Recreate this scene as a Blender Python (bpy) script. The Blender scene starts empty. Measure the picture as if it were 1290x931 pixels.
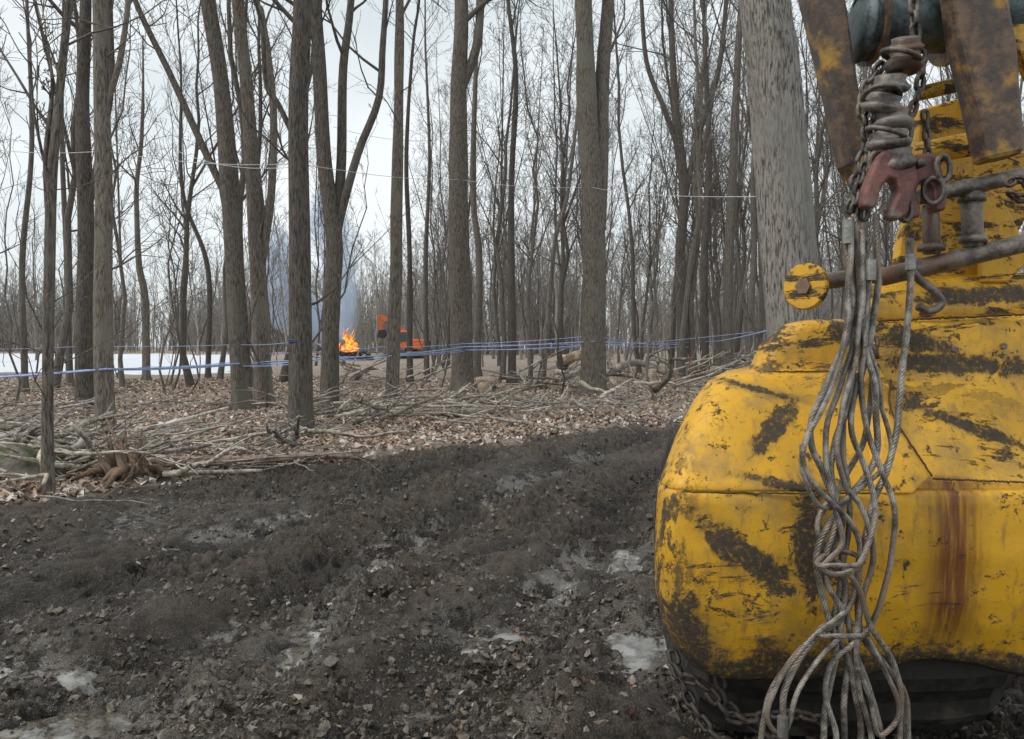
import bpy, math, random
import numpy as np
from mathutils import Vector, Matrix
random.seed(7); rng=np.random.default_rng(7)
scene=bpy.context.scene
CAMH=1.6; F=960.0
def S(px,py,d):            # image pixel coordinates + chosen depth -> world metres
    return np.array([(px-645)/F*d, d, CAMH-(py-435)/F*d])

# ---------------------------------------------------------------- noise
def _h(xi,yi,seed):
    h=(xi.astype(np.int64)*374761393+yi.astype(np.int64)*668265263+seed*974634777)&0xffffffff
    h=((h^(h>>13))*1274126177)&0xffffffff
    h=(h^(h>>16))&0xffffffff
    return h/4294967295.0
def vn(x,y,seed=0):
    x=np.asarray(x,float); y=np.asarray(y,float)
    xi=np.floor(x); yi=np.floor(y); fx=x-xi; fy=y-yi
    u=fx*fx*(3-2*fx); v=fy*fy*(3-2*fy)
    a=_h(xi,yi,seed); b=_h(xi+1,yi,seed); c=_h(xi,yi+1,seed); d=_h(xi+1,yi+1,seed)
    return (a*(1-u)+b*u)*(1-v)+(c*(1-u)+d*u)*v
def fbm(x,y,o=4,seed=0):
    s=0;a=.5;t=0
    for i in range(o):
        s=s+a*vn(x*(2**i)+i*13.7,y*(2**i)+i*7.3,seed+i); t+=a; a*=.5
    return s/t
def sst(a,b,x):
    t=np.clip((x-a)/(b-a),0,1); return t*t*(3-2*t)

# ---------------------------------------------------------------- terrain
BX=[-30,-14,-4.9,-3.7,-1.7,0.8,3.8,8,16,60]
BY=[-12,-1.0,7.3,9.0,11.2,13.2,15.6,18.5,22,34]
def road_mask(x,y):
    yb=np.interp(x,BX,BY)+ (fbm(x*1.3,y*1.3,3,5)-.5)*1.6
    return 1-sst(-.35,.35,y-yb)
PUD=[(-1.82,3.25,.44,.28,.095),(0.66,4.15,.28,.46,.075),(-2.5,3.8,.30,.20,.065),(.1,3.3,.10,.14,.05),(-.1,4.4,.34,.18,.06),(.95,5.7,.18,.5,.06),(-1.15,4.3,.16,.50,.06),(-1.0,5.6,.10,.55,.055)]
def ground(x,y):
    x=np.asarray(x,float); y=np.asarray(y,float)
    r=road_mask(x,y)
    z=(fbm(x*.12,y*.12,3,1)-.5)*.5*sst(8,30,np.hypot(x,y))
    z=z+.40*np.exp(-((x-7)/9)**2-((y-38)/12)**2)
    zf=(fbm(x*.9,y*.9,3,2)-.5)*.16+(fbm(x*5,y*5,3,3)-.5)*.05+.05
    a=math.radians(22); s=x*math.sin(a)+y*math.cos(a); t=x*math.cos(a)-y*math.sin(a)+ (fbm(x*.35,y*.35,2,19)-.5)*.9
    gz=lambda c,w:np.exp(-((t-c)/w)**2)
    rut=-(gz(-3.1,.30)+gz(-1.75,.30)+.7*gz(-4.4,.3)+.6*gz(-.4,.28))*.12+(gz(-3.55,.16)+gz(-2.65,.15)+gz(-2.2,.14)+gz(-1.3,.16))*.06
    lug=.036*np.sin(s*2*math.pi/.26+4*fbm(x*1.5,y*1.5,2,31))*(gz(-3.1,.36)+gz(-1.75,.36)+.7*gz(-4.4,.3)+.6*gz(-.4,.28))*sst(.35,.6,fbm(x*.9,y*.9,2,44))
    n0=(fbm(x*1.1,y*1.1,2,6)-.5)*.08
    n1=1-np.abs(fbm(x*3.4,y*3.4,4,8)*2-1)*2.4
    n2=1-np.abs(fbm(x*9,y*9,3,9)*2-1)*2.4
    n3=np.abs(vn(x*23,y*23,15)-.5)*2
    cl=fbm(x*12,y*12,3,10)
    rough=.6+.9*sst(.38,.62,fbm(x*.7,y*.7,2,66))
    zr=n0+rut+lug+rough*(n1*.036+n2*.030+sst(.5,.66,cl)*.030+n3*.020+(vn(x*37,y*37,12)-.5)*.028)-.04
    for (px,py,sx,sy,dp) in PUD:
        g=np.exp(-(((x-px)/sx)**2+((y-py)/sy)**2)**1.5)
        zr=zr*(1-.45*g)-dp*g
    near=1-sst(20,40,y)
    return z+(zf*(1-r)+zr*r)*near + zf*(1-near)*.6

def new_mesh(name,verts,faces,mat=None,smooth=True,parent=None):
    me=bpy.data.meshes.new(name)
    me.from_pydata(np.asarray(verts).tolist(),[],faces if isinstance(faces,list) else faces.tolist())
    if smooth: me.polygons.foreach_set('use_smooth',np.ones(len(me.polygons),dtype=bool))
    me.update()
    ob=bpy.data.objects.new(name,me); scene.collection.objects.link(ob)
    if mat: me.materials.append(mat)
    if parent: ob.parent=parent
    return ob
def empty(name,parent=None):
    e=bpy.data.objects.new(name,None); scene.collection.objects.link(e)
    if parent: e.parent=parent
    return e
def add_attr(ob,name,arr):
    a=ob.data.color_attributes.new(name,'FLOAT_COLOR','POINT')
    c=np.ones((len(ob.data.vertices),4)); c[:,:arr.shape[1]]=arr
    a.data.foreach_set('color',c.ravel())

# ---------------------------------------------------------------- material DSL
class M:
    def __init__(s,name):
        s.m=bpy.data.materials.new(name); s.m.use_nodes=True; s.nt=s.m.node_tree; s.nt.nodes.clear()
        s.out=s.nt.nodes.new('ShaderNodeOutputMaterial'); s.b=s.nt.nodes.new('ShaderNodeBsdfPrincipled')
        s.nt.links.new(s.b.outputs[0],s.out.inputs[0])
    def put(s,sock,v):
        if isinstance(v,bpy.types.NodeSocket): s.nt.links.new(v,sock)
        elif isinstance(v,(tuple,list)) and len(v)==3 and sock.type=='RGBA': sock.default_value=(*v,1)
        else: sock.default_value=v
    def set(s,k,v): s.put(s.b.inputs[k],v)
    def co(s,scale=(1,1,1),rot=(0,0,0),loc=(0,0,0),kind='Object'):
        t=s.nt.nodes.new('ShaderNodeTexCoord'); m=s.nt.nodes.new('ShaderNodeMapping')
        m.inputs['Scale'].default_value=scale; m.inputs['Rotation'].default_value=rot; m.inputs['Location'].default_value=loc
        s.nt.links.new(t.outputs[kind],m.inputs[0]); return m.outputs[0]
    def noise(s,vec,scale,detail=5,rough=.55,dist=0):
        n=s.nt.nodes.new('ShaderNodeTexNoise'); n.inputs['Scale'].default_value=scale; n.inputs['Detail'].default_value=detail
        n.inputs['Roughness'].default_value=rough; n.inputs['Distortion'].default_value=dist
        s.nt.links.new(vec,n.inputs['Vector']); return n.outputs[0]
    def vor(s,vec,scale,feature='F1'):
        n=s.nt.nodes.new('ShaderNodeTexVoronoi'); n.feature=feature; n.inputs['Scale'].default_value=scale
        s.nt.links.new(vec,n.inputs['Vector']); return n.outputs['Distance'],(n.outputs['Color'] if feature=='F1' else None)
    def math(s,op,a,b=0.0,clamp=False):
        n=s.nt.nodes.new('ShaderNodeMath'); n.operation=op; n.use_clamp=clamp; s.put(n.inputs[0],a); s.put(n.inputs[1],b); return n.outputs[0]
    def mr(s,v,a,b,c=0.0,d=1.0,smooth=True):
        n=s.nt.nodes.new('ShaderNodeMapRange'); n.interpolation_type='SMOOTHSTEP' if smooth else 'LINEAR'
        s.put(n.inputs[0],v)
        for i,q in enumerate((a,b,c,d)): n.inputs[i+1].default_value=q
        return n.outputs[0]
    def mix(s,f,a,b,mode='MIX'):
        n=s.nt.nodes.new('ShaderNodeMix'); n.data_type='RGBA'; n.blend_type=mode
        s.put(n.inputs[0],f); s.put(n.inputs[6],a); s.put(n.inputs[7],b); return n.outputs[2]
    def sep(s,v):
        n=s.nt.nodes.new('ShaderNodeSeparateXYZ'); s.nt.links.new(v,n.inputs[0]); return n.outputs
    def attr(s,name):
        n=s.nt.nodes.new('ShaderNodeAttribute'); n.attribute_name=name; return n.outputs['Color']
    def rnd(s):
        n=s.nt.nodes.new('ShaderNodeObjectInfo'); return n.outputs['Random']
    def bump(s,h,strength=.5,dist=.02):
        n=s.nt.nodes.new('ShaderNodeBump'); n.inputs['Strength'].default_value=strength; n.inputs['Distance'].default_value=dist
        s.nt.links.new(h,n.inputs['Height']); s.nt.links.new(n.outputs[0],s.b.inputs['Normal'])

def bark(name,ca,cb,cc,sx=26,sz=3.5,bd=.03,lo=.36,hi=.60,det=5):
    m=M(name); v=m.co((sx,sx,sz)); n=m.noise(v,1,det,.6,.5)
    v2=m.co((1,1,.6)); p=m.noise(v2,1.6,3)
    c=m.mix(m.mr(n,lo,hi),ca,cb)
    c=m.mix(m.mr(p,.5,.68,0,.7),c,cc)
    r=m.rnd(); c=m.mix(1.0,c,m.mix(r,(.64,.63,.62),(1.22,1.19,1.14)),'MULTIPLY')
    m.set('Base Color',c); m.set('Roughness',.92); m.set('Specular IOR Level',.2)
    if bd: m.bump(n,.8,bd)
    return m.m
BARK=bark('bark_brown_grey',(.070,.061,.053),(.205,.180,.156),(.18,.175,.15),40,7,.016,.34,.62)
BARKG=bark('bark_light_grey',(.09,.082,.075),(.36,.335,.31),(.31,.30,.275),60,9,.016,.36,.58)
BARKM=bark('bark_mid',(.105,.094,.084),(.19,.172,.155),(.18,.17,.155),30,4,0)
BARKF=bark('bark_far_hazed',(.25,.235,.222),(.32,.302,.285),(.30,.285,.27),20,4,0)  # far bark paled in its colour to stand in for distance haze

# ---------------------------------------------------------------- tube mesher
class MB:
    def __init__(s): s.v=[]; s.f=[]; s.n=0; s.a=[]
    def tube(s,pts,rad,n=6,closed=False,pt=False,wob=None,cap=True,val=None):
        pts=np.asarray(pts,float); k=len(pts); rad=np.broadcast_to(np.asarray(rad,float),(k,)).copy()
        if cap and not closed:
            t0=pts[0]-pts[1]; t1=pts[-1]-pts[-2]
            pts=np.vstack([pts[0]+t0*1e-3,pts,pts[-1]+t1*1e-3]); rad=np.concatenate([[rad[0]*.02],rad,[rad[-1]*.02]]); k+=2
        if closed: T=np.roll(pts,-1,0)-np.roll(pts,1,0)
        else:
            T=np.empty_like(pts); T[1:-1]=pts[2:]-pts[:-2]; T[0]=pts[1]-pts[0]; T[-1]=pts[-1]-pts[-2]
        T/= (np.sqrt((T*T).sum(1))[:,None]+1e-12)
        if pt:
            U=np.zeros((k,3)); r=np.array([0,0,1.]) if abs(T[0,2])<.9 else np.array([1.,0,0])
            u=np.cross(T[0],r); u/=np.linalg.norm(u)
            for i in range(k):
                u=u-T[i]*(T[i]@u); u/=math.sqrt(u@u)+1e-12; U[i]=u
        else:
            m=np.abs(T.mean(0)); q=int(np.argmin(m)); z0=np.zeros(k)
            if q==0: U=np.stack([z0,T[:,2],-T[:,1]],1)
            elif q==1: U=np.stack([-T[:,2],z0,T[:,0]],1)
            else: U=np.stack([T[:,1],-T[:,0],z0],1)
            U/=np.sqrt((U*U).sum(1))[:,None]+1e-12
        V=np.stack([T[:,1]*U[:,2]-T[:,2]*U[:,1],T[:,2]*U[:,0]-T[:,0]*U[:,2],T[:,0]*U[:,1]-T[:,1]*U[:,0]],1)
        a=np.arange(n)/n*2*math.pi
        R=rad[:,None]*np.ones((1,n))
        if wob is not None: R=R*wob(np.broadcast_to(a,(k,n)),pts)
        P=pts[:,None,:]+R[:,:,None]*(np.cos(a)[None,:,None]*U[:,None,:]+np.sin(a)[None,:,None]*V[:,None,:])
        s.v.append(P.reshape(-1,3))
        rows=k if closed else k-1
        i=np.arange(rows)[:,None]; j=np.arange(n)[None,:]; i2=(i+1)%k; j2=(j+1)%n
        f=np.stack([i*n+j+0*j,i*n+j2,i2*n+j2,i2*n+j],-1).reshape(-1,4)+s.n
        s.f.append(f); s.n+=k*n
        if val is not None: s.a.append(np.tile(np.asarray(val,float),(k*n,1)))
    def obj(s,name,mat,parent=None,smooth=True):
        ob=new_mesh(name,np.vstack(s.v),np.vstack(s.f),mat,smooth,parent)
        if s.a: add_attr(ob,'col',np.vstack(s.a))
        return ob

def spline(P,n):
    P=np.asarray(P,float); k=len(P)
    Q=np.vstack([2*P[0]-P[1],P,2*P[-1]-P[-2]]); t=np.linspace(0,k-1-1e-9,n); i=t.astype(int); f=(t-i)[:,None]
    a,b,c,d=Q[i],Q[i+1],Q[i+2],Q[i+3]
    return .5*((2*b)+(-a+c)*f+(2*a-5*b+4*c-d)*f**2+(-a+3*b-3*c+d)*f**3)

def grow(mb,p,dr,L,r,level,minr,kids=(6,4),wand=.16,up=.10):
    k=6 if level==0 else (4 if level==1 else 3)
    pts=[np.array(p,float)]; d=np.array(dr,float); d/=math.sqrt(d@d)
    for i in range(k):
        d=d+rng.normal(0,wand,3); d[2]+=up; d/=math.sqrt(d@d); pts.append(pts[-1]+d*(L/k))
    pts=np.array(pts); rad=np.maximum(r*(1-np.linspace(0,1,k+1)*.82),minr)
    mb.tube(pts,rad,5 if level==0 and r>.03 else 3,cap=False)
    if level<len(kids):
        n=max(1,int(kids[level]*(.7+.6*rng.random())))
        for q in range(n):
            t=.2+.8*(q+rng.random())/n; t=min(t,.98); i=int(t*k); base=pts[i]+(pts[i+1]-pts[i])*(t*k-i)
            td=pts[i+1]-pts[i]; td/=math.sqrt(td@td)
            side=np.cross(td,rng.normal(0,1,3)); side/=math.sqrt(side@side)+1e-9
            ang=math.radians(rng.uniform(28,60)); nd=td*math.cos(ang)+side*math.sin(ang)
            grow(mb,base,nd,L*rng.uniform(.38,.62)*(1-.35*t),max(rad[i]*.6,minr),level+1,minr,kids,wand,up)

def crown(mb,path,rad,z0,nb,minr,Lf=.22,kids=(6,4),elev=(35,65)):
    path=np.asarray(path); H=path[-1][2]-path[0][2]
    for q in range(nb):
        t=z0+(1-z0)*(q+rng.random())/nb; t=min(t,.995)
        x=t*(len(path)-1); i=min(int(x),len(path)-2); b=path[i]+(path[i+1]-path[i])*(x-i); r=rad[i]
        az=rng.uniform(0,2*math.pi); e=math.radians(rng.uniform(*elev))
        L=H*Lf*(1-.6*((t-z0)/(1-z0)))*rng.uniform(.6,1.25)
        grow(mb,b,(math.cos(az)*math.cos(e),math.sin(az)*math.cos(e),math.sin(e)),L,max(r*rng.uniform(.28,.5),minr*1.5),0,minr,kids)

def protos(n,hr,rr,mat,minr,nb,kids,z0,pre,Lf=.2):
    L=[]
    for i in range(n):
        mb=MB(); H=rng.uniform(*hr); r=rng.uniform(*rr)
        k=14; z=np.linspace(0,H,k); off=np.cumsum(rng.normal(0,.15,(k,2)),0)+np.outer(z,rng.normal(0,.03,2)); off-=off[0]
        P=np.column_stack([off,z]); R=r*(1-.88*(z/H)**1.0); R[0]*=1.3
        mb.tube(P,R,7,cap=False)
        if rng.random()<.45:
            j=rng.integers(3,7); dd=rng.normal(0,.25,2)
            Q=[P[j]+np.array([dd[0]*s*1.2,dd[1]*s*1.2,s*H/k*1.0]) for s in range(0,k-j)]
            R2=R[j:]*.7; mb.tube(Q,R2,6,cap=False); crown(mb,Q,R2,.25,int(nb*.6),minr,Lf,kids)
        crown(mb,P,R,z0,nb,minr,Lf,kids)
        me=mb.obj(pre,mat); d=me.data; bpy.data.objects.remove(me); L.append(d)
    return L
tall=protos(8,(14,21),(.045,.16),BARKM,.007,21,(6,3),.28,'forest_tree')
sap=protos(4,(5,10),(.02,.042),BARKM,.005,12,(4,2),.12,'sapling',.2)
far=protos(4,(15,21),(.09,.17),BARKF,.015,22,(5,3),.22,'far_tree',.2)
thick=[]
for i in range(4):
    mb=MB()
    for q in range(26):
        x0,y0=rng.uniform(-8,8),rng.uniform(-4,4); H=rng.uniform(7,17); r=rng.uniform(.05,.13); k=7; z=np.linspace(0,H,k); off=np.cumsum(rng.normal(0,.25,(k,2)),0)
        P=np.column_stack([x0+off[:,0],y0+off[:,1],z]); R=r*(1-.8*z/H); mb.tube(P,R,4,cap=False); crown(mb,P,R,.08,12,.022,.2,(4,))
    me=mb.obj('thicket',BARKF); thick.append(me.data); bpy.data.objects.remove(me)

def scatter(parent,meshes,pos,smin=.85,smax=1.2,pre='tree'):
    for i,(x,y) in enumerate(pos):
        ob=bpy.data.objects.new(pre+'_%d'%i,meshes[rng.integers(len(meshes))]); scene.collection.objects.link(ob)
        ob.parent=parent; s=rng.uniform(smin,smax)
        ob.location=(x,y,float(ground(x,y))-.08); ob.scale=(s,s,s*rng.uniform(.9,1.15)); ob.rotation_euler=(rng.normal(0,.035),rng.normal(0,.035),rng.uniform(0,6.28))
def pick(n,y0,y1,wf,pw=1.0,rej=None):
    out=[]
    while len(out)<n:
        y=y0+(y1-y0)*rng.random()**pw; x=rng.uniform(-1,1)*(y*wf+5)
        if rej is not None and rng.random()<rej(x,y): continue
        out.append((x,y))
    return out
def rejA(x,y):
    r=x/y
    if -.235<r<-.110 and y<92: return .985
    if r<-.34 and y>33: return .88
    if r<-.15 and y>30: return .70
    return 0
FT=empty('distant_forest')
scatter(FT,tall,pick(150,24,72,.8,.85,rejA),pre='trunk')
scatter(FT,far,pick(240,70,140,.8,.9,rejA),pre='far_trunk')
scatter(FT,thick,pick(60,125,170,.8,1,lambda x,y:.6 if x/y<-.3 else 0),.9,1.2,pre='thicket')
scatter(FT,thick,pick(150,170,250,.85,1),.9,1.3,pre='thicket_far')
SP=empty('understory_saplings')
def rejC(x,y):
    r=x/y
    if y<17 and r>-.1: return .97
    if -.23<r<-.12: return .95
    if r<-.3 and y>38: return .85
    return 0
scatter(SP,sap,pick(115,14,60,.8,.9,rejC),pre='sapling')

# ---------------------------------------------------------------- hero trees
def hero(name,path,wpx,d,H=17,mat=BARK,forks=(),sides=20,fine=False,nb=13,z0=.45,low=0,flare=.40):
    """path: image pixel coordinates of trunk bottom->up"""
    mb=MB(); P=[S(px,py,d) for px,py in path]
    gx,gy=P[0][0],P[0][1]; P[0][2]=float(ground(gx,gy))-.12
    dr=P[-1]-P[-2]; dr/=np.linalg.norm(dr); dr=(dr+np.array([0,0,1.2]));dr/=np.linalg.norm(dr)
    while P[-1][2]<H: P.append(P[-1]+dr*2.2+np.array([rng.normal(0,.12),rng.normal(0,.12),0]))
    n=160 if fine else 60
    Q=spline(P,n); z=(Q[:,2]-Q[0,2]); Ht=z[-1]
    r0=wpx/F*d/2*(.97 if fine else .88)
    R=r0*(1.0-.82*np.clip(z/Ht,0,1)**1.15)*(1+flare*np.exp(-z/.20)) 
    sd=int(rng.integers(1000))
    def wob(a,p):
        zz=np.broadcast_to(p[:,2:3],a.shape); ca,sa=np.cos(a),np.sin(a)
        w=1+.14*(vn(ca*1.5+5,sa*1.5+zz*.7,sd)-.5)*2
        fl=np.exp(-np.maximum(zz,0)/.28); w=w+fl*.24*np.sin(a*5+sd)
        if fine:
            w=w+.035*(np.abs(vn(a*9.0,zz*2.2,sd+2)-.5)*2-.5)+.02*(vn(a*17,zz*6,sd+4)-.5)
        return w
    mb.tube(Q,R,sides,wob=wob,cap=False)
    crown(mb,Q,R,max(z0,.3),nb,.006,.2,(6,3))
    for fk in forks:
        fp,w=fk[0],fk[1]; dy=fk[2] if len(fk)>2 else 0
        G=[S(px,py,d)+np.array([0,dy*i/len(fp),0]) for i,(px,py) in enumerate(fp)]
        e=G[-1]-G[-2]; e/=np.linalg.norm(e)
        if fp[-1][1]<=5:
            for _ in range(3): G.append(G[-1]+(e+np.array([0,0,.5]))*1.4)
        q=spline(G,30); rr=(w/F*d/2)*.9*(1-.75*np.linspace(0,1,30)**1.3); mb.tube(q,rr,10,cap=False); crown(mb,q,rr,.35,8,.005,.22,(5,3))
    for _ in range(low):
        t=rng.uniform(.12,.45); i=int(t*len(Q)); az=rng.uniform(0,6.28)
        grow(mb,Q[i],(math.cos(az),math.sin(az),.5),rng.uniform(.8,2.2),R[i]*.16,0,.004,(4,2))
    return mb.obj(name,mat)
T='maple_tree'
hero(T,[(60,632),(60,500),(62,350),(66,220),(78,90),(88,0)],16,7.9,H=11,low=7,nb=12,z0=.35,forks=[([(63,300),(58,200),(66,110),(60,60)],9)])
hero(T,[(133,556),(130,400),(131,250),(127,100),(126,0)],27,12.9,H=17,low=3,forks=[([(131,140),(150,80),(162,0)],9)])
hero(T,[(107,515),(106,380),(108,300),(104,120),(108,0)],25,19,H=19,forks=[([(110,270),(124,200),(140,110),(138,0)],10)])
hero(T,[(306,520),(299,400),(291,260),(279,110),(262,0)],31,18.5,H=20,forks=[([(292,262),(258,190),(215,95),(170,0)],11)])
hero(T,[(333,515),(326,380),(321,250),(311,110),(299,0)],25,19.5,H=20,mat=BARK,forks=[([(330,330),(342,240),(344,130),(330,20),(322,0)],12)])
hero(T,[(379,558),(378,400),(376,250),(376,120),(381,0)],34,12.6,H=18,low=2,forks=[([(374,180),(350,130),(335,105),(330,30),(322,0)],8)])
hero(T,[(414,520),(418,380),(421,300),(408,200),(402,80),(398,0)],26,17.5,H=18,forks=[([(421,310),(432,260),(452,190),(477,125),(482,60),(486,0)],13),([(424,290),(427,200),(426,80),(432,0)],15,1)])
hero(T,[(493,508),(498,380),(500,250),(502,120),(503,0)],20,20,H=19,low=2)
hero(T,[(583,488),(581,380),(578,240),(577,120),(582,0)],35,26,H=22,forks=[([(582,110),(600,60),(606,0)],14)])
hero(T,[(747,500),(748,400),(748,280),(740,140),(735,0)],38,23,H=22,mat=BARK,forks=[([(752,290),(757,200),(760,100),(768,0)],25,.6)])
hero('large_maple_tree',[(1012,662),(1005,500),(994,330),(985,200),(973,80),(962,0)],78,7.6,H=18,mat=BARKG,sides=110,fine=True,nb=14,z0=.5,flare=.3)
hero(T,[(862,448),(857,330),(862,240),(850,120),(845,0)],17,36,H=23,mat=BARKM,forks=[([(860,260),(880,170),(905,90),(915,0)],9),([(858,200),(838,140),(815,80),(808,0)],8)])
hero(T,[(645,472),(645,380),(644,240),(650,100),(640,0)],12,33,H=22,mat=BARKM)
hero(T,[(916,455),(918,330),(924,200),(930,60)],16,30,H=21,mat=BARKM)
hero(T,[(184,460),(183,380),(175,330),(172,240),(178,180)],11,31,H=13,mat=BARKM,low=4)
hero(T,[(888,448),(887,330),(893,200),(888,60)],13,34,H=20,mat=BARKM)
hero(T,[(516,470),(516,330),(512,200),(520,60)],9,32,H=20,mat=BARKM)
hero(T,[(32,490),(28,330),(40,180),(34,0)],9,23,H=17,mat=BARKM,low=3)
hero(T,[(88,470),(84,330),(78,180),(80,0)],9,28,H=18,mat=BARKM)
hero(T,[(683,460),(692,380),(700,300),(714,250)],8,30,H=14,mat=BARKM,low=2)
hero(T,[(262,470),(262,340),(230,240),(228,100)],8,33,H=16,mat=BARKM,low=2)
hero(T,[(538,462),(536,330),(541,200),(536,60)],8,38,H=20,mat=BARKM)
hero(T,[(600,462),(604,330),(596,240),(600,60)],12,36,H=21,mat=BARKM)

# ---------------------------------------------------------------- ground sheet
def axis(lim,d0,core,g):
    a=[0];d=d0
    while a[-1]<lim:
        if a[-1]>core: d*=g
        a.append(a[-1]+d)
    return np.array(a)
xr=axis(450,.0165,2.9,1.032); xs=np.concatenate([-xr[:0:-1],xr])
yf=[1.6]
while yf[-1]<600: yf.append(yf[-1]+max(.016,.0052*yf[-1]))
yb=[1.6-.1*1.25**i for i in range(1,30)]
ys=np.array([y for y in yb if y>-60][::-1]+yf)
X,Y=np.meshgrid(xs,ys); Z=ground(X,Y)
nx,ny=len(xs),len(ys)
I=np.arange(ny-1)[:,None]*nx+np.arange(nx-1)[None,:]
Fc=np.stack([I,I+1,I+nx+1,I+nx],-1).reshape(-1,4)
g=M('forest_ground')
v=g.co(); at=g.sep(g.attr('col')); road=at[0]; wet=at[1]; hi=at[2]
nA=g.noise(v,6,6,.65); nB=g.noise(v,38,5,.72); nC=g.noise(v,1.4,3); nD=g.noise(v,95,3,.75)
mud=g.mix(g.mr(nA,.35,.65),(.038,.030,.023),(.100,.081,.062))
mud=g.mix(g.mr(hi,.25,.85),g.mix(1.0,mud,(.5,.5,.5),'MULTIPLY'),g.mix(1.0,mud,(1.5,1.43,1.36),'MULTIPLY'))  # hollows darkened, crests lightened by height: cavity shade put into the mud colour
mud=g.mix(g.mr(nD,.50,.68,0,.75),mud,(.23,.19,.15))
mud=g.mix(g.mr(nD,.50,.34,0,.8),mud,(.018,.015,.012))
mud=g.mix(g.mr(nB,.56,.74,0,.6),mud,(.21,.172,.132))
mud=g.mix(g.mr(nC,.50,.68,0,.35),mud,(.14,.10,.07))
vd,vc=g.vor(g.co((1,1,.4)),20); vs=g.sep(vc)
leaf=g.mix(vs[0],(.27,.20,.15),(.58,.49,.41)); leaf=g.mix(g.mr(nB,.42,.64,.0,.75),leaf,(.14,.11,.085))
leaf=g.mix(g.mr(nC,.5,.66,0,.4),leaf,(.26,.225,.19))
col=g.mix(road,leaf,mud)
wm=g.math('MULTIPLY',wet,g.mr(nA,.36,.50),True)
col=g.mix(g.math('MULTIPLY',wm,.55),col,(.095,.082,.066))
g.set('Base Color',col)
g.set('Roughness',g.mix(wm,g.mix(road,(.95,)*3,g.mix(g.mr(nC,.4,.6),(.28,)*3,(.52,)*3)),(.05,)*3)); g.set('Specular IOR Level',g.math('ADD',.5,g.math('MULTIPLY',wm,.5)))
hh=g.math('ADD',g.math('MULTIPLY',nB,.8),g.math('MULTIPLY',nD,.45)); hh=g.math('ADD',hh,g.math('MULTIPLY',nA,1.0))
hh=g.math('MULTIPLY',hh,g.math('SUBTRACT',1.0,g.math('MULTIPLY',wm,.88)))
g.bump(hh,1.0,.06)
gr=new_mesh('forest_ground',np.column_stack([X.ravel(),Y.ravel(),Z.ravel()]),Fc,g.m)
rm=road_mask(X,Y).ravel()
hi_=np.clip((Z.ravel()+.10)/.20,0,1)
low=np.clip((-.085-Z.ravel())/.04,0,1)*rm
low=np.maximum(low,sst(.48,.58,fbm(X*.75+3,Y*.55,3,200)).ravel()*np.clip((.62-hi_)/.3,0,1)*rm)
for (px,py,sx,sy,dp) in PUD: low=np.maximum(low,(np.exp(-(((X-px)/(sx*1.7))**2+((Y-py)/(sy*1.7))**2))).ravel()*.95*rm)
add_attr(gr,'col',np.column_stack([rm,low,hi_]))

# puddles (muddy water lying in the hollows; the rim of each sheet dips under the mud)
w=M('puddle_water'); v=w.co(); n=w.noise(v,11,8,.75,.8); n2=w.noise(v,25,4); n3=w.noise(v,4,5,.6)
c=w.mix(w.mr(n,.40,.60),(.05,.042,.031),(.17,.155,.128)); c=w.mix(w.mr(n3,.50,.60,0,.75),c,(.38,.37,.34))
w.set('Base Color',c); w.set('Roughness',w.mr(n,.4,.7,.01,.06)); w.set('Specular IOR Level',1.0); w.set('IOR',1.6); w.bump(n2,.05,.01)
for (px,py,sx,sy,dp) in PUD:
    xx=px+rng.normal(0,sx*.45,500); yy=py+rng.normal(0,sy*.45,500)
    lv=float(np.percentile(ground(xx,yy),60 if dp>=.07 else 40)); a=np.linspace(0,2*math.pi,48,endpoint=False); V=[np.array([[px,py,lv]])]; rings=[(.5,0),(.95,0),(1.2,-.03),(1.5,-.14)]
    for rr,dz in rings:
        wv=1+.22*(vn(np.cos(a)*2+px*3,np.sin(a)*2+py,7)-.5)*2
        V.append(np.column_stack([px+np.cos(a)*sx*rr*wv,py+np.sin(a)*sy*rr*wv,a*0+lv+dz]))
    fs=[[0,1+i,1+(i+1)%48] for i in range(48)]
    for k_ in range(3): fs+=[[1+k_*48+i,1+(k_+1)*48+i,1+(k_+1)*48+(i+1)%48,1+k_*48+(i+1)%48] for i in range(48)]
    new_mesh('puddle',np.vstack(V),fs,w.m)

# snow field beyond the trees (left)
sn=M('snow'); v=sn.co(); sn.set('Base Color',sn.mix(sn.noise(v,.6,5),(.60,.64,.70),(.80,.82,.85))); sn.set('Roughness',.7)
gx=np.linspace(-120,-12,70); gy=np.linspace(36,135,60); GX,GY=np.meshgrid(gx,gy); edge=np.minimum.reduce([sst(-.33,-.40,GX/GY)*1.0,sst(36,44,GY+0*GX),sst(135,118,GY+0*GX)])
GZ=ground(GX,GY)+(edge-.5+ (fbm(GX*.25,GY*.25,3,60)-.5)*.9)*.5
I=np.arange(59)[:,None]*70+np.arange(69)[None,:]
new_mesh('snow_field',np.column_stack([GX.ravel(),GY.ravel(),np.minimum(GZ,ground(GX,GY)+.12).ravel()]),np.stack([I,I+1,I+71,I+70],-1).reshape(-1,4),sn.m)

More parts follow.
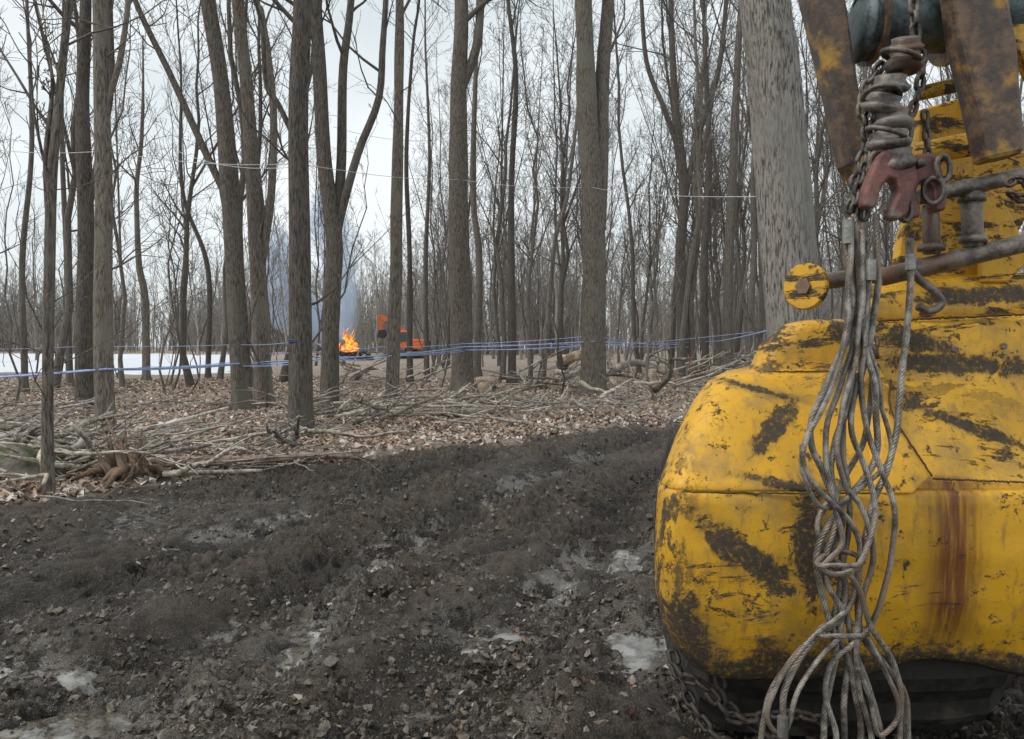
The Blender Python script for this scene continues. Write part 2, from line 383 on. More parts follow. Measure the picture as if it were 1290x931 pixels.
# ---------------------------------------------------------------- leaves
lm=M('dead_leaf'); lc=lm.attr('col'); lm.set('Base Color',lc); lm.set('Roughness',.75); lm.set('Specular IOR Level',.3)
def leaves(name,x,y,size,lift=.01,dark=1.0):
    n=len(x); base=np.array([[-.5,0,0],[-.15,.33,.1],[.35,.27,.12],[.6,0,.02],[.35,-.27,.12],[-.15,-.33,.1]])
    s=size*rng.uniform(.5,1.3,n); az=rng.uniform(0,6.28,n); tx=rng.normal(0,.45,n); ty=rng.normal(0,.45,n); curl=rng.uniform(-1.5,2.2,n)
    B=np.repeat(base[None],n,0)*s[:,None,None]; B[:,:,2]*=curl[:,None]; B+= rng.normal(0,1,B.shape)*s[:,None,None]*.12
    B[:,:,2]+=B[:,:,0]*tx[:,None]+B[:,:,1]*ty[:,None]
    c,sn_=np.cos(az)[:,None],np.sin(az)[:,None]
    P=np.stack([B[:,:,0]*c-B[:,:,1]*sn_+x[:,None],B[:,:,0]*sn_+B[:,:,1]*c+y[:,None],B[:,:,2]+(ground(x,y)+lift)[:,None]],-1)
    i=np.arange(n)[:,None]*6
    f=np.concatenate([i+np.array([[0,1,2,3]]),i+np.array([[0,3,4,5]])],0)
    ob=new_mesh(name,P.reshape(-1,3),f,lm.m,False)
    pal=np.array([[.64,.55,.47],[.52,.41,.33],[.38,.25,.175],[.74,.67,.60],[.20,.145,.105],[.44,.37,.31],[.44,.27,.175]])*dark
    C=pal[rng.integers(len(pal),size=n)]*rng.uniform(.7,1.15,(n,1)); add_attr(ob,'col',np.repeat(C,6,0)); return ob
def forest_pts(n,y1=36):
    y=5+(y1-5)*rng.random(n*3)**1.15; x=rng.uniform(-1,1,n*3)*(y*.78+2); k=(road_mask(x,y)<.5)&((fbm(x*.8,y*.8,3,77)>.42)|(rng.random(n*3)<.30)); return x[k][:n],y[k][:n]
x,y=forest_pts(95000); leaves('leaf_litter',x,y,.085,.015)
N_=90000
yy=rng.uniform(2.4,16,N_); xx=rng.uniform(-1,1,N_)*(yy*.75+.5); k=(road_mask(xx,yy)>.5)
clump=fbm(xx*1.0+20,yy*1.0,4,41)
edge=1-sst(0,2.0,np.interp(xx,BX,BY)-yy)
side=sst(.8,0,np.abs(xx-.15*(yy-3)))*.09*sst(8,5,yy)
k&=(rng.random(N_)<np.clip((clump-.58)*1.9,0.003,.30)+.22*edge+side); leaves('scattered_leaves',xx[k],yy[k],.036,.001,.50)

# mud clods
phi=(1+5**.5)/2
ico=np.array([[-1,phi,0],[1,phi,0],[-1,-phi,0],[1,-phi,0],[0,-1,phi],[0,1,phi],[0,-1,-phi],[0,1,-phi],[phi,0,-1],[phi,0,1],[-phi,0,-1],[-phi,0,1]])/1.9
icf=np.array([[0,11,5],[0,5,1],[0,1,7],[0,7,10],[0,10,11],[1,5,9],[5,11,4],[11,10,2],[10,7,6],[7,1,8],[3,9,4],[3,4,2],[3,2,6],[3,6,8],[3,8,9],[4,9,5],[2,4,11],[6,2,10],[8,6,7],[9,8,1]])
n=70000; yy=2.3+12*rng.random(n)**1.5; xx=rng.uniform(-1,1,n)*(yy*.75+.4); k=(road_mask(xx,yy)>.6)&(fbm(xx*2.2,yy*2.2,3,90)>.46); xx=xx[k];yy=yy[k];n=len(xx)
s=.004+.018*rng.random(n)**4; B=ico[None]*s[:,None,None]*rng.uniform(.35,1.7,(n,12,3))*rng.uniform(.6,1.6,(n,1,3)); P=B+np.stack([xx,yy,ground(xx,yy)-s*.1],-1)[:,None,:]
mm=M('mud'); v=mm.co(); q=mm.noise(v,14,5,.7); mm.set('Base Color',mm.mix(mm.mr(q,.36,.64),(.030,.024,.018),(.17,.14,.107))); mm.set('Roughness',.38); mm.bump(mm.noise(v,90,3),.7,.01)
new_mesh('mud_clods',P.reshape(-1,3),(np.arange(n)[:,None,None]*12+icf[None]).reshape(-1,3),mm.m,False)

# ---------------------------------------------------------------- fallen branches
sk=M('deadwood'); v=sk.co((1,1,1)); c=sk.mix(sk.mr(sk.noise(v,22,5),.35,.65),(.17,.15,.13),(.46,.42,.37)); c=sk.mix(sk.mr(sk.noise(v,3,3),.5,.65),c,(.56,.525,.48)); sk.set('Base Color',sk.mix(1.0,c,sk.attr('col'),'MULTIPLY')); sk.set('Roughness',.9); sk.bump(sk.noise(v,60,4),.6,.01)
def sticks(name,n,reg,rl,rr,lift=.12,fork=.6,asd=.9,vs=(.45,1.25)):
    mb=MB(); cents=[reg() for _ in range(max(3,n//16))]
    for _ in range(n):
        for _t in range(200):
            if rng.random()<.7:
                c=cents[rng.integers(len(cents))]; x,y=c[0]+rng.normal(0,.5),c[1]+rng.normal(0,.45)
            else: x,y=reg()
            if road_mask(x,y)<.45 or rng.random()<.02: break
        az=rng.normal(0,asd) ; L=rng.uniform(*rl)*rng.uniform(.5,1); k=7; r=rr[0]+(rr[1]-rr[0])*rng.random()**2.2; bend=rng.normal(0,.14)
        p=np.array([x,y]); P=[]; a=az
        z0=rng.uniform(0,lift); z1=rng.uniform(0,lift*2.0)
        for i in range(k):
            P.append([p[0],p[1],float(ground(p[0],p[1]))+r+z0+(z1-z0)*i/k+rng.uniform(0,.03)]); a+=rng.normal(bend,.20); p=p+np.array([math.cos(a),math.sin(a)])*L/k
        P=spline(P,14); v=rng.uniform(*vs); val=(v,v*rng.uniform(.93,1),v*rng.uniform(.85,1))
        mb.tube(P,r*(1-.6*np.linspace(0,1,14)),6 if r>.02 else 4,val=val)
        for q in range(rng.poisson(fork*3)):
            i=rng.integers(3,12); a2=a+rng.choice([-1,1])*rng.uniform(.4,.9); l2=L*rng.uniform(.15,.4); e=np.array([math.cos(a2),math.sin(a2),rng.uniform(-.05,.5)])
            Q=[P[i]+e*l2*t+rng.normal(0,.02,3)*t for t in np.linspace(0,1,5)]; mb.tube(Q,r*.5*(1-.7*np.linspace(0,1,5)),4,val=val)
    return mb.obj(name,sk.m)
def regA():
    y=rng.uniform(7.5,30); return rng.uniform(-1,1)*(y*.75)+0,y
sticks('fallen_branches',380,regA,(.6,3.0),(.006,.030),.14,.7,1.4)
def regB():
    y=rng.uniform(8.6,11.5); return rng.uniform(-7.2,-2.0),y
sticks('brush_pile',120,regB,(.9,2.8),(.009,.055),.34,.9,.8,(.55,1.35))
def regC():
    y=rng.uniform(13.2,18); return rng.uniform(-4.5,2.3),y
sticks('brush_pile',105,regC,(.8,3.2),(.01,.055),.38,.9,1.0,(.5,1.3))
def regD():
    y=rng.uniform(20,32); return rng.uniform(-7,10),y
sticks('brush_pile',130,regD,(1,4),(.015,.09),.8,.9,1.3,(.35,1.3))
def regE():
    y=rng.uniform(12,20); return rng.uniform(-11,-4.5),y
sticks('brush_pile',80,regE,(.9,3),(.01,.045),.30,.9,1.2,(.5,1.3))

def logp(pts,r0,r1,name='fallen_log',val=(1,.95,.9)):
    mb=MB(); P=[]
    for (px,py,d,up) in pts:
        q=S(px,py,d); q[2]=float(ground(q[0],q[1]))+up; P.append(q)
    q=spline(P,24); mb.tube(q,np.linspace(r0,r1,24),10,val=val,wob=lambda a,p:1+.15*(vn(np.cos(a)*2+p[:,0:1]*3,np.sin(a)*2+p[:,1:2],3)-.5)*2)
    return mb.obj(name,sk.m)
logp([(120,606,9.0,.12),(200,590,9.2,.13),(300,585,9.6,.12),(400,578,10.1,.10),(455,572,10.5,.06)],.075,.04,val=(.95,.74,.64))
logp([(150,610,8.9,.07),(260,598,9.0,.07),(330,600,9.1,.05)],.04,.02)
logp([(560,530,15.8,.14),(600,528,16,.14),(470,522,17,.12)][::-1],.10,.08,val=(.7,.7,.65))
logp([(600,468,27,.25),(625,476,27,.2)],.22,.2,val=(1.1,.95,.85))
logp([(700,462,30,.2),(740,452,31,.5)],.2,.15,val=(1.1,1.0,.95))
logp([(700,446,36,.55),(718,444,36,.7),(745,438,36.5,.9)],.28,.22,val=(1.2,1.0,.8))
logp([(760,462,30,.3),(800,458,31,.6),(840,462,31,.2)],.16,.12,val=(.8,.75,.7))
logp([(640,474,27,.3),(690,478,26,.15)],.14,.12,val=(.5,.45,.4))
logp([(0,575,10.6,.3),(70,578,10.4,.14),(130,590,10,.07)],.05,.03)
logp([(470,582,10.4,.02),(478,556,10.6,.25)],.03,.02,val=(1.1,1.05,1.0))

mb=MB(); c0=S(160,600,8.75); c0[2]=float(ground(c0[0],c0[1]))
for i in range(40):
    a=rng.uniform(0,6.28); r=.18*rng.random()**.5; h=rng.uniform(.2,.72)*(1.2-r*3); b=c0+np.array([math.cos(a)*r,math.sin(a)*r,-.05]); lean=np.array([rng.normal(-.05,.12),rng.normal(0,.08),0])
    v=rng.uniform(.22,.8); mb.tube([b,b+lean*.4+[0,0,h*.5],b+lean+[0,0,h]],[.05,.038,.004],5,val=(v,v*.78,v*.62))
for i in range(9):
    a=rng.uniform(0,6.28); L=rng.uniform(.3,.65); mb.tube([c0+[0,0,.12],c0+np.array([math.cos(a)*L*.5,math.sin(a)*L*.5,.12]),c0+np.array([math.cos(a)*L,math.sin(a)*L,0])],[.07,.045,.015],6,val=(.45,.32,.24))
mb.obj('splintered_stump',sk.m)
for (px,d,r,h) in [(608,26,.3,.35),(640,30,.25,.3),(775,28,.25,.35),(820,31,.25,.4)]:
    mb=MB(); c=S(px,470,d); c[2]=float(ground(c[0],c[1])); mb.tube([c-[0,0,.1],c+[0,0,.1],c+[0,0,h]],[r*1.3,r,r*.95],14,val=(1.0,.85,.7)); mb.obj('tree_stump',sk.m)
bo=M('mossy_rock'); v=bo.co(); c=bo.mix(bo.mr(bo.noise(v,5,6),.4,.6),(.10,.12,.06),(.24,.22,.19)); bo.set('Base Color',c); bo.set('Roughness',.95); bo.bump(bo.noise(v,18,6),.9,.04)
a=np.linspace(0,2*math.pi,36,endpoint=False); ph=np.linspace(-.5*math.pi,.5*math.pi,20); A,PH=np.meshgrid(a,ph); c=S(30,600,9.0); c[2]=float(ground(c[0],c[1]))+.08
R=1+.35*(vn(np.cos(A)*np.cos(PH)*1.7+9,np.sin(A)*np.cos(PH)*1.7+np.sin(PH)*2,4)-.5)*2
V=np.stack([c[0]+R*.42*np.cos(A)*np.cos(PH),c[1]+R*.3*np.sin(A)*np.cos(PH),c[2]+R*.32*np.sin(PH)],-1).reshape(-1,3)
i=np.arange(19)[:,None]*36+np.arange(36)[None]; j=np.arange(19)[:,None]*36+(np.arange(36)[None]+1)%36
new_mesh('mossy_boulder',V,np.stack([i,j,j+36,i+36],-1).reshape(-1,4),bo.m)

# ---------------------------------------------------------------- sap tubing
def plain(name,c,r=.5,met=0,var=.25,bumpv=0):
    m=M(name); v=m.co(); n=m.noise(v,9,5); m.set('Base Color',m.mix(m.mr(n,.3,.7),tuple(x*(1-var) for x in c),tuple(min(1,x*(1+var)) for x in c))); m.set('Roughness',r); m.set('Metallic',met)
    if bumpv: m.bump(m.noise(v,45,5),bumpv,.01)
    return m.m
BLUE=plain('blue_tubing',(.32,.43,.72),.35); WIRE=plain('white_line',(.6,.62,.62),.4)
def line(name,pts,r,mat,sag=.03):
    mb=MB(); P=[]
    for i in range(len(pts)-1):
        a=S(*pts[i]); b=S(*pts[i+1])
        for t in np.linspace(0,1,10,endpoint=False): p=a+(b-a)*t; p[2]-=sag*4*t*(1-t); P.append(p)
    P.append(S(*pts[-1])); mb.tube(P,r,6); return mb.obj(name,mat)
line('sap_tubing_mainline',[(-120,480,14),(133,465,12.7),(300,458,18.2),(330,456,19.3),(500,446,20.3),(583,437,25.6),(748,430,22.6),(862,434,35.6)],.020,BLUE,.03)
line('sap_tubing_mainline',[(-120,476,14.3),(107,466,18.7),(306,459,18.9),(415,450,17.8),(583,441,25.7),(748,434,23.4),(870,437,36)],.016,BLUE,.05)
line('sap_tubing',[(330,446,19.3),(480,437,22),(583,433,25.6),(748,423,22.7),(830,434,34)],.012,BLUE,.04)
line('sap_tubing',[(306,461,18.3),(415,452,17.6),(493,448,19.8),(600,440,27),(730,437,32),(950,418,25)],.010,BLUE,.06)
line('sap_tubing',[(-50,440,22),(107,436,19),(300,434,18.7),(378,430,12.7)],.007,BLUE,.03)
line('sap_tubing',[(-60,470,20),(88,469,28),(184,462,31),(306,455,18.5)],.012,BLUE,.05)
line('sap_tubing',[(583,430,26),(683,434,30),(888,430,34),(985,412,8)],.010,BLUE,.06)
line('high_tensile_line',[(-60,180,14),(133,190,12.9),(376,206,12.6),(578,226,25.8),(745,236,22.8),(985,247,10)],.006,WIRE,.10)
line('high_tensile_line',[(110,166,19),(215,186,19),(376,210,12.8)],.006,WIRE,.2)
line('high_tensile_line',[(420,160,17),(580,170,25.6),(748,182,23),(985,150,10)],.004,plain('dark_line',(.1,.1,.1)),.25)
mb=MB()
for zz in (429,431): 
    c=S(378,zz,12.6); a=np.linspace(0,2*math.pi,24,endpoint=False); mb.tube(np.column_stack([c[0]+np.cos(a)*.19,c[1]+np.sin(a)*.19,c[2]+.01*np.sin(a*2)]),.010,6,closed=True)
mb.obj('tubing_loop',plain('dark_blue_tubing',(.05,.08,.18)))
mb=MB(); c=S(868,444,33); g0=float(ground(c[0],c[1])); mb.tube([[c[0],c[1],g0-.1],[c[0],c[1],g0+.9]],.045,6); mb.obj('survey_stake',plain('red_paint',(.5,.03,.04)))

# ---------------------------------------------------------------- fire + smoke
fm=M('flame'); fm.nt.nodes.remove(fm.b); em=fm.nt.nodes.new('ShaderNodeEmission'); fm.nt.links.new(em.outputs[0],fm.out.inputs[0])
v=fm.co(); nn=fm.noise(v,2.2,4,.6,.5); cc=fm.mix(fm.mr(nn,.38,.60),(1.0,.13,.015),(1.0,.45,.08)); fm.put(em.inputs[0],cc); fm.put(em.inputs[1],fm.mr(nn,.35,.6,.8,1.7))
FIRE=empty('brush_fire'); fc=S(439,440,80); fg=float(ground(fc[0],fc[1])); mb=MB()
for i in range(50):
    b=np.array([fc[0]+rng.normal(0,.32),fc[1]+rng.normal(0,.4),fg+.6+rng.uniform(0,.5)]); h=rng.uniform(.45,2.2)*(1-.7*min(1,abs(b[0]-fc[0]))); h=max(h,.25)
    if rng.random()<.2: b[2]+=h*.8; h*=.5
    sw=rng.normal(0,.16,3); P=spline([b,b+[.12,0,h*.35]+sw*.3,b+[-.04,0,h*.7]+sw,b+[.18,0,h*1.1]+sw*1.6],10)
    mb.tube(P,np.array([.07,.12,.14,.13,.11,.09,.07,.05,.03,.006])*rng.uniform(.7,1.2),8)
mb.obj('flames',fm.m,FIRE)
mb=MB()
for i in range(90):
    a=rng.uniform(0,3.14); L=rng.uniform(.8,2.2); c=np.array([fc[0]+rng.normal(0,1.0),fc[1]+rng.normal(0,.8),fg+rng.uniform(0,.8)]); e=np.array([math.cos(a),math.sin(a),rng.normal(0,.2)])*L/2
    mb.tube([c-e,c+e],rng.uniform(.04,.12),6)
mb.obj('burning_brush',plain('charred_wood',(.09,.075,.065),.9),FIRE)
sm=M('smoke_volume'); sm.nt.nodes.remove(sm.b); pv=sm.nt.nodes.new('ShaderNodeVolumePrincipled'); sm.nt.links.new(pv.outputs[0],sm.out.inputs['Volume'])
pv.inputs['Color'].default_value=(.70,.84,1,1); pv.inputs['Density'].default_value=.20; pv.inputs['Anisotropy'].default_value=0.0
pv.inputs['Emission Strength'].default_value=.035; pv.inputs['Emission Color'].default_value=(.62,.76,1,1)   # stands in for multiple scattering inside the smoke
SMK=empty('smoke_plume')
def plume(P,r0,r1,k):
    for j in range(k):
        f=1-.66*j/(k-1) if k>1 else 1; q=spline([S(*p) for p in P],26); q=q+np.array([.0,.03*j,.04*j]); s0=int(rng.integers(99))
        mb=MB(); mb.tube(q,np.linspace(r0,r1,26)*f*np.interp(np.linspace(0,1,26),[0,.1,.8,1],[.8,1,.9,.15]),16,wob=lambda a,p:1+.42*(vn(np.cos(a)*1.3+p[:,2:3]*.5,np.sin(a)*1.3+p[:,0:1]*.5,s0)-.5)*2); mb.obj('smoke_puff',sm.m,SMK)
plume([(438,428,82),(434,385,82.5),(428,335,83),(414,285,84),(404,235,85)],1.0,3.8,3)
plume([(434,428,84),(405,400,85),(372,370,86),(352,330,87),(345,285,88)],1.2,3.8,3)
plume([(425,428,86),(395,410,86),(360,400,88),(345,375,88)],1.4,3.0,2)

# ---------------------------------------------------------------- generic solids
def bevel(ob,wd=.006,seg=2):
    b=ob.modifiers.new('b','BEVEL'); b.width=wd; b.segments=seg; b.limit_method='ANGLE'; b.angle_limit=.5
def prism(name,front,thick,mat,parent,bv=.008):
    P=np.array(front); n=len(P); B=P+np.array([0,thick,0]); V=np.vstack([P,B])
    f=[list(range(n)),list(range(2*n-1,n-1,-1))]+[[i,(i+1)%n,n+(i+1)%n,n+i][::-1] for i in range(n)]
    ob=new_mesh(name,V,f,mat,False,parent); bevel(ob,bv,2)
    return ob
def box(name,c,sz,mat,parent,rot=(0,0,0),bv=.02):
    sx,sy,sz_=[q/2 for q in sz]; V=np.array([[x,y,z] for x in(-sx,sx) for y in(-sy,sy) for z in(-sz_,sz_)])
    from mathutils import Euler
    Rm=np.array(Euler(rot).to_matrix()); V=V@Rm.T+np.array(c)
    ob=new_mesh(name,V,[[0,1,3,2],[4,6,7,5],[0,4,5,1],[2,3,7,6],[0,2,6,4],[1,5,7,3]],mat,False,parent); bevel(ob,bv); return ob
def pipe(name,a,b,r,mat,parent,n=24):
    a=np.array(a);b=np.array(b); mb=MB(); P=[a,a+(b-a)*.02,a+(b-a)*.5,a+(b-a)*.98,b]; mb.tube(P,[r*.9,r,r,r,r*.9],n); ob=mb.obj(name,mat,parent); 
    e=ob.modifiers.new('e','EDGE_SPLIT'); e.split_angle=math.radians(50); return ob

# excavator near the fire (modelled at its own origin)
OR=plain('orange_paint',(.70,.15,.05),.45); DK=plain('dark_rubber',(.05,.047,.044),.7); GL=plain('cab_glass',(.05,.07,.08),.1)
EX=empty('excavator'); c=S(515,440,84); gx=gy=gz=0.0
for sx in(-.8,.8): box('track',(gx+.2,gy+sx,gz+.35),(2.9,.45,.65),DK,EX,bv=.2)
box('turntable',(gx+.2,gy,gz+.72),(1,1,.2),DK,EX); box('engine_house',(gx+.75,gy,gz+1.2),(1.6,2.0,.85),OR,EX,bv=.1); box('counterweight',(gx+1.6,gy,gz+1.15),(.4,1.9,.8),DK,EX,bv=.15)
box('cab',(gx-.45,gy-.5,gz+1.6),(1.1,.95,1.5),OR,EX,bv=.08); box('cab_window',(gx-.47,gy-.985,gz+1.8),(.8,.03,.8),GL,EX)
def beam(name,a,b,w,h,mat,par):
    a=np.array(a);b=np.array(b); d=b-a; L=np.linalg.norm(d); an=math.atan2(d[2],d[0]); box(name,(a+b)/2,(L,w,h),mat,par,rot=(0,-an,0),bv=.03)
q0=np.array([gx-.2,gy+.3,gz+1.5])
beam('boom_lower',q0,q0+[-.9,0,1.6],.3,.42,OR,EX); beam('boom_upper',q0+[-.8,0,1.5],q0+[-2.3,0,2.0],.28,.42,OR,EX); beam('stick',q0+[-2.35,0,2.2],q0+[-2.2,0,.9],.22,.32,OR,EX); beam('cylinder',q0+[-.7,-.1,1.0],q0+[-1.8,-.1,1.65],.1,.1,DK,EX)
qb=q0+[-2.2,0,.9]; prism('bucket',[qb+[-.15,-.35,0],qb+[.35,-.35,.05],qb+[.5,-.35,-.35],qb+[.2,-.35,-.7],qb+[-.3,-.35,-.6]],.7,DK,EX,.03)
EX.location=(c[0],c[1],float(ground(c[0],c[1]))); EX.scale=(1.30,1.30,1.30)

# ================================================================ LOG SKIDDER
SK=empty('log_skidder')
def w2(px,py,d): q=S(px,py,d); return q[0],q[2]
SMEAR=[(*w2(948,705,2.59),-38,.20,.040),(*w2(978,538,2.72),42,.11,.028),(*w2(1018,690,2.59),-88,.19,.050),(*w2(866,795,2.62),-70,.12,.06),(*w2(1210,460,2.87),-3,.30,.035),(*w2(1235,372,2.94),4,.26,.03),(*w2(960,492,2.8),-15,.12,.012),(*w2(985,610,2.62),-12,.12,.015),(*w2(1230,540,2.75),-22,.16,.018),(*w2(1150,432,2.9),-10,.12,.03),(*w2(905,690,2.6),-50,.07,.02)]
def yellow(name,dirty=0.0,streak=False):
    m=M(name); v=m.co(); xyz=m.sep(v)
    base=m.mix(m.noise(v,2.2,4),(.67,.335,.012),(.79,.435,.022))
    base=m.mix(m.mr(m.noise(v,9,6),.5,.8,0,.5),base,(.50,.30,.06))
    base=m.mix(m.mr(m.noise(m.co((1,1,.35)),26,6,.7),.50,.70,0,.65),base,(.26,.155,.045))
    base=m.mix(m.mr(m.noise(m.co(loc=(2,7,4)),3.5,8,.72),.48,.66,0,.60),base,(.32,.205,.065))
    vr=m.co((1.7,1.7,4.0),rot=(0,math.radians(-38),0)); n1=m.noise(vr,1.15,9,.78,.6); d1=m.mr(n1,.575-dirty,.605-dirty)
    vr2=m.co((2.2,2.2,8),rot=(0,math.radians(-8),0),loc=(3,1,2)); n2=m.noise(vr2,1.3,8,.74,.3); top=m.mr(xyz[2],1.3,1.58); d2=m.math('MULTIPLY',m.mr(n2,.53-dirty,.57-dirty),top)
    n3=m.noise(m.co(loc=(5,5,5)),13,8,.8); d3=m.mr(n3,.585-dirty*.4,.612-dirty*.4)
    n4=m.noise(v,7,7,.72); d4=m.mr(m.math('ADD',xyz[2],m.math('MULTIPLY',n4,.60)),.80,.92,1,0)
    n5=m.noise(m.co((3,3,1.5),loc=(9,2,1)),6,6,.7); wl=m.mr(xyz[0],.52,.70,1,0); d5=m.math('MULTIPLY',m.mr(n5,.50,.56),wl)
    ns_=m.noise(m.co((1,1,1),loc=(4,1,8)),11,9,.80,.6); off=m.math('MULTIPLY',m.math('SUBTRACT',ns_,.5),5.0)
    d6=None
    for (cx_,cz_,an,L,W) in SMEAR:
        a=math.radians(an); dx=m.math('SUBTRACT',xyz[0],cx_); dz=m.math('SUBTRACT',xyz[2],cz_)
        u=m.math('ADD',m.math('MULTIPLY',dx,math.cos(a)/L),m.math('MULTIPLY',dz,math.sin(a)/L)); t=m.math('ADD',m.math('MULTIPLY',dx,-math.sin(a)/W),m.math('MULTIPLY',dz,math.cos(a)/W))
        q=m.math('ADD',m.math('MULTIPLY',u,u),m.math('MULTIPLY',t,t)); d6=q if d6 is None else m.math('MINIMUM',d6,q)
    d6r=m.math('ADD',m.math('SQRT',d6),off); halo=m.mr(m.math('SQRT',d6),.6,2.4,.65,0); d6=m.mr(d6r,.85,1.20,1,0)
    base=m.mix(m.math('MULTIPLY',halo,m.mr(n4,.35,.6)),base,(.18,.12,.045))
    d=m.math('MAXIMUM',m.math('MAXIMUM',d1,m.math('MAXIMUM',d2,d6)),m.math('MAXIMUM',m.math('MAXIMUM',d3,d5),d4))
    d=m.math('MULTIPLY',d,m.mr(m.noise(v,48,5,.7),.32,.50,.45,1.0))
    mudc=m.mix(m.noise(v,35,5),(.026,.021,.016),(.105,.08,.052))
    if streak:
        wx=m.math('ADD',xyz[0],m.math('MULTIPLY',m.noise(m.co((1,1,.8)),5,3),.05))
        g1=m.math('ABSOLUTE',m.math('SUBTRACT',wx,1.525)); wdt=m.mr(g1,.015,.14,1,0)
        zf=m.math('MULTIPLY',m.mr(xyz[2],.45,.7),m.mr(xyz[2],1.13,1.16,1,0)); ns=m.noise(m.co((36,10,2.2)),1,5,.7)
        st=m.math('MULTIPLY',m.math('MULTIPLY',wdt,zf),m.mr(ns,.30,.56,.4,1.0),True)
        base=m.mix(st,base,(.18,.06,.02))
    c=m.mix(d,base,mudc); m.set('Base Color',c); m.set('Roughness',m.mix(d,m.mix(m.noise(v,14,4),(.34,)*3,(.65,)*3),(.85,)*3)); m.set('Specular IOR Level',.5)
    h=m.math('ADD',m.math('MULTIPLY',d,.5),m.math('MULTIPLY',m.noise(v,3.2,3),1.0)); h=m.math('ADD',h,m.math('MULTIPLY',m.noise(v,60,4),.12)); m.bump(h,.65,.012); return m.m
YB=yellow('worn_yellow_paint',0.003,True); YD=yellow('dirty_yellow_paint',.004)
def steel(name,a,b,c,thr=.5,rough=.55,met=.3):
    m=M(name); v=m.co(); n=m.noise(v,14,8,.7); p=m.noise(v,3.5,6,.6)
    k=m.mix(m.mr(n,.4,.62),a,b); k=m.mix(m.mr(p,thr,thr+.12),k,c); m.set('Base Color',k); m.set('Roughness',m.mr(n,.3,.7,rough-.15,rough+.2)); m.set('Metallic',met); m.bump(m.noise(v,50,6),.5,.006); return m.m
RUST=steel('rusty_arch_steel',(.07,.05,.04),(.19,.12,.075),(.46,.27,.045),.51,.5,.1)
RAIL=steel('worn_rail_steel',(.11,.09,.075),(.31,.26,.22),(.19,.11,.07),.52,.45,.3)
CHN=steel('chain_steel',(.06,.05,.043),(.21,.18,.155),(.12,.07,.045),.55,.45,.5)
BELL=steel('choker_bell_steel',(.09,.075,.065),(.29,.25,.215),(.15,.085,.055),.5,.45,.3)
HOOK=steel('red_hook_steel',(.13,.055,.048),(.25,.11,.09),(.20,.16,.14),.53,.5,.15)
ROLL=steel('roller_steel',(.05,.075,.08),(.15,.185,.185),(.22,.16,.09),.6,.45,.3)
ROPE=steel('wire_rope_steel',(.15,.13,.11),(.46,.42,.37),(.24,.18,.13),.5,.40,.5)
TYRE=steel('muddy_tyre',(.012,.011,.010),(.035,.03,.025),(.08,.066,.05),.55,.8,0)

def loft(name,rows,xr,mat,nc=60,bottom=None):
    R=[]
    for r in rows:
        py,xl,d0=r[:3]; xe=r[3] if len(r)>3 else xr; z=S(0,py,d0)[2]
        pts=[]
        for (dx,dd) in ((26,1.0),(8,.50),(0,.20),(4,.10),(16,.035),(42,.004),(120,0)):
            p=S(xl+dx,py,d0+dd); p[2]=z; pts.append(p)
        for t in (.33,.66,1): 
            p=S(xl+120+(xe-xl-120)*t,py,d0); p[2]=z; pts.append(p)
        R.append(spline(pts,nc))
    R=np.array(R); out=[R[0]]
    for i in range(len(R)-1):
        h=np.linalg.norm(R[i+1][-10]-R[i][-10]); k=max(1,int(h/.025))
        for q in range(1,k+1): out.append(R[i]+(R[i+1]-R[i])*q/k)
    A=np.array(out); 
    A[:,:,1]+=(fbm(A[:,:,0]*4,A[:,:,2]*4,2,33)-.5)*.035
    if bottom is not None: A[:,:,2]=bottom(A)
    ny,nx=A.shape[:2]; I=np.arange(ny-1)[:,None]*nx+np.arange(nx-1)[None,:]
    ob=new_mesh(name,A.reshape(-1,3),np.stack([I,I+nx,I+nx+1,I+1],-1).reshape(-1,4),mat,True,SK)
    s=ob.modifiers.new('s','SOLIDIFY'); s.thickness=.014; s.offset=-1
    return A
def bot(A):
    z=A[:,:,2].copy(); x=A[:,:,0]; w=1-sst(.45,.75,z)
    arch=.075*np.exp(-((x-1.50)/.22)**2)+(fbm(x*9,x*0+1,3,71)-.5)*.03
    return z+arch*w
low_=loft('lower_shell',[(616,834,2.615),(620,831,2.598),(626,829,2.59),(660,827,2.585),(700,825,2.58),(760,826,2.59),(800,834,2.615),(828,848,2.64),(846,864,2.66),(854,882,2.67),(858,900,2.70)],1370,YB,80,bot)
up=loft('upper_left_shell',[(402,1012,3.02,1100),(404,1000,3.0,1102),(408,986,2.97,1104),(434,957,2.95,1108),(464,945,2.94,1110),(469,938,2.93,1112),(472,912,2.88,1116),(480,896,2.86,1120),(510,874,2.79,1121),(560,850,2.70,1122),(606,835,2.62,1126),(616,832,2.597,1128),(621,832,2.605,1128)],1120,YB,60)
def plate(name,rows,x0,x1,mat,nc=36):
    R=np.array([[S(x0+(x1-x0)*t,py+sl*t,d) for t in np.linspace(0,1,nc)] for (py,sl,d) in rows]); out=[R[0]]
    for i in range(len(R)-1):
        h=np.linalg.norm(R[i+1][5]-R[i][5]); k=max(1,int(h/.025))
        for q in range(1,k+1): out.append(R[i]+(R[i+1]-R[i])*q/k)
    A=np.array(out); A[:,:,1]+=(fbm(A[:,:,0]*4,A[:,:,2]*4,2,55)-.5)*.02
    ny,nx=A.shape[:2]; I=np.arange(ny-1)[:,None]*nx+np.arange(nx-1)[None,:]
    ob=new_mesh(name,A.reshape(-1,3),np.stack([I,I+nx,I+nx+1,I+1],-1).reshape(-1,4),mat,True,SK); s=ob.modifiers.new('s','SOLIDIFY'); s.thickness=.02; s.offset=-1; return A
plate('right_shell',[(404,-12,2.93),(408,-12,2.90),(470,-6,2.86),(540,0,2.76),(598,6,2.665),(606,6,2.635),(626,6,2.628)],1100,1370,YB)
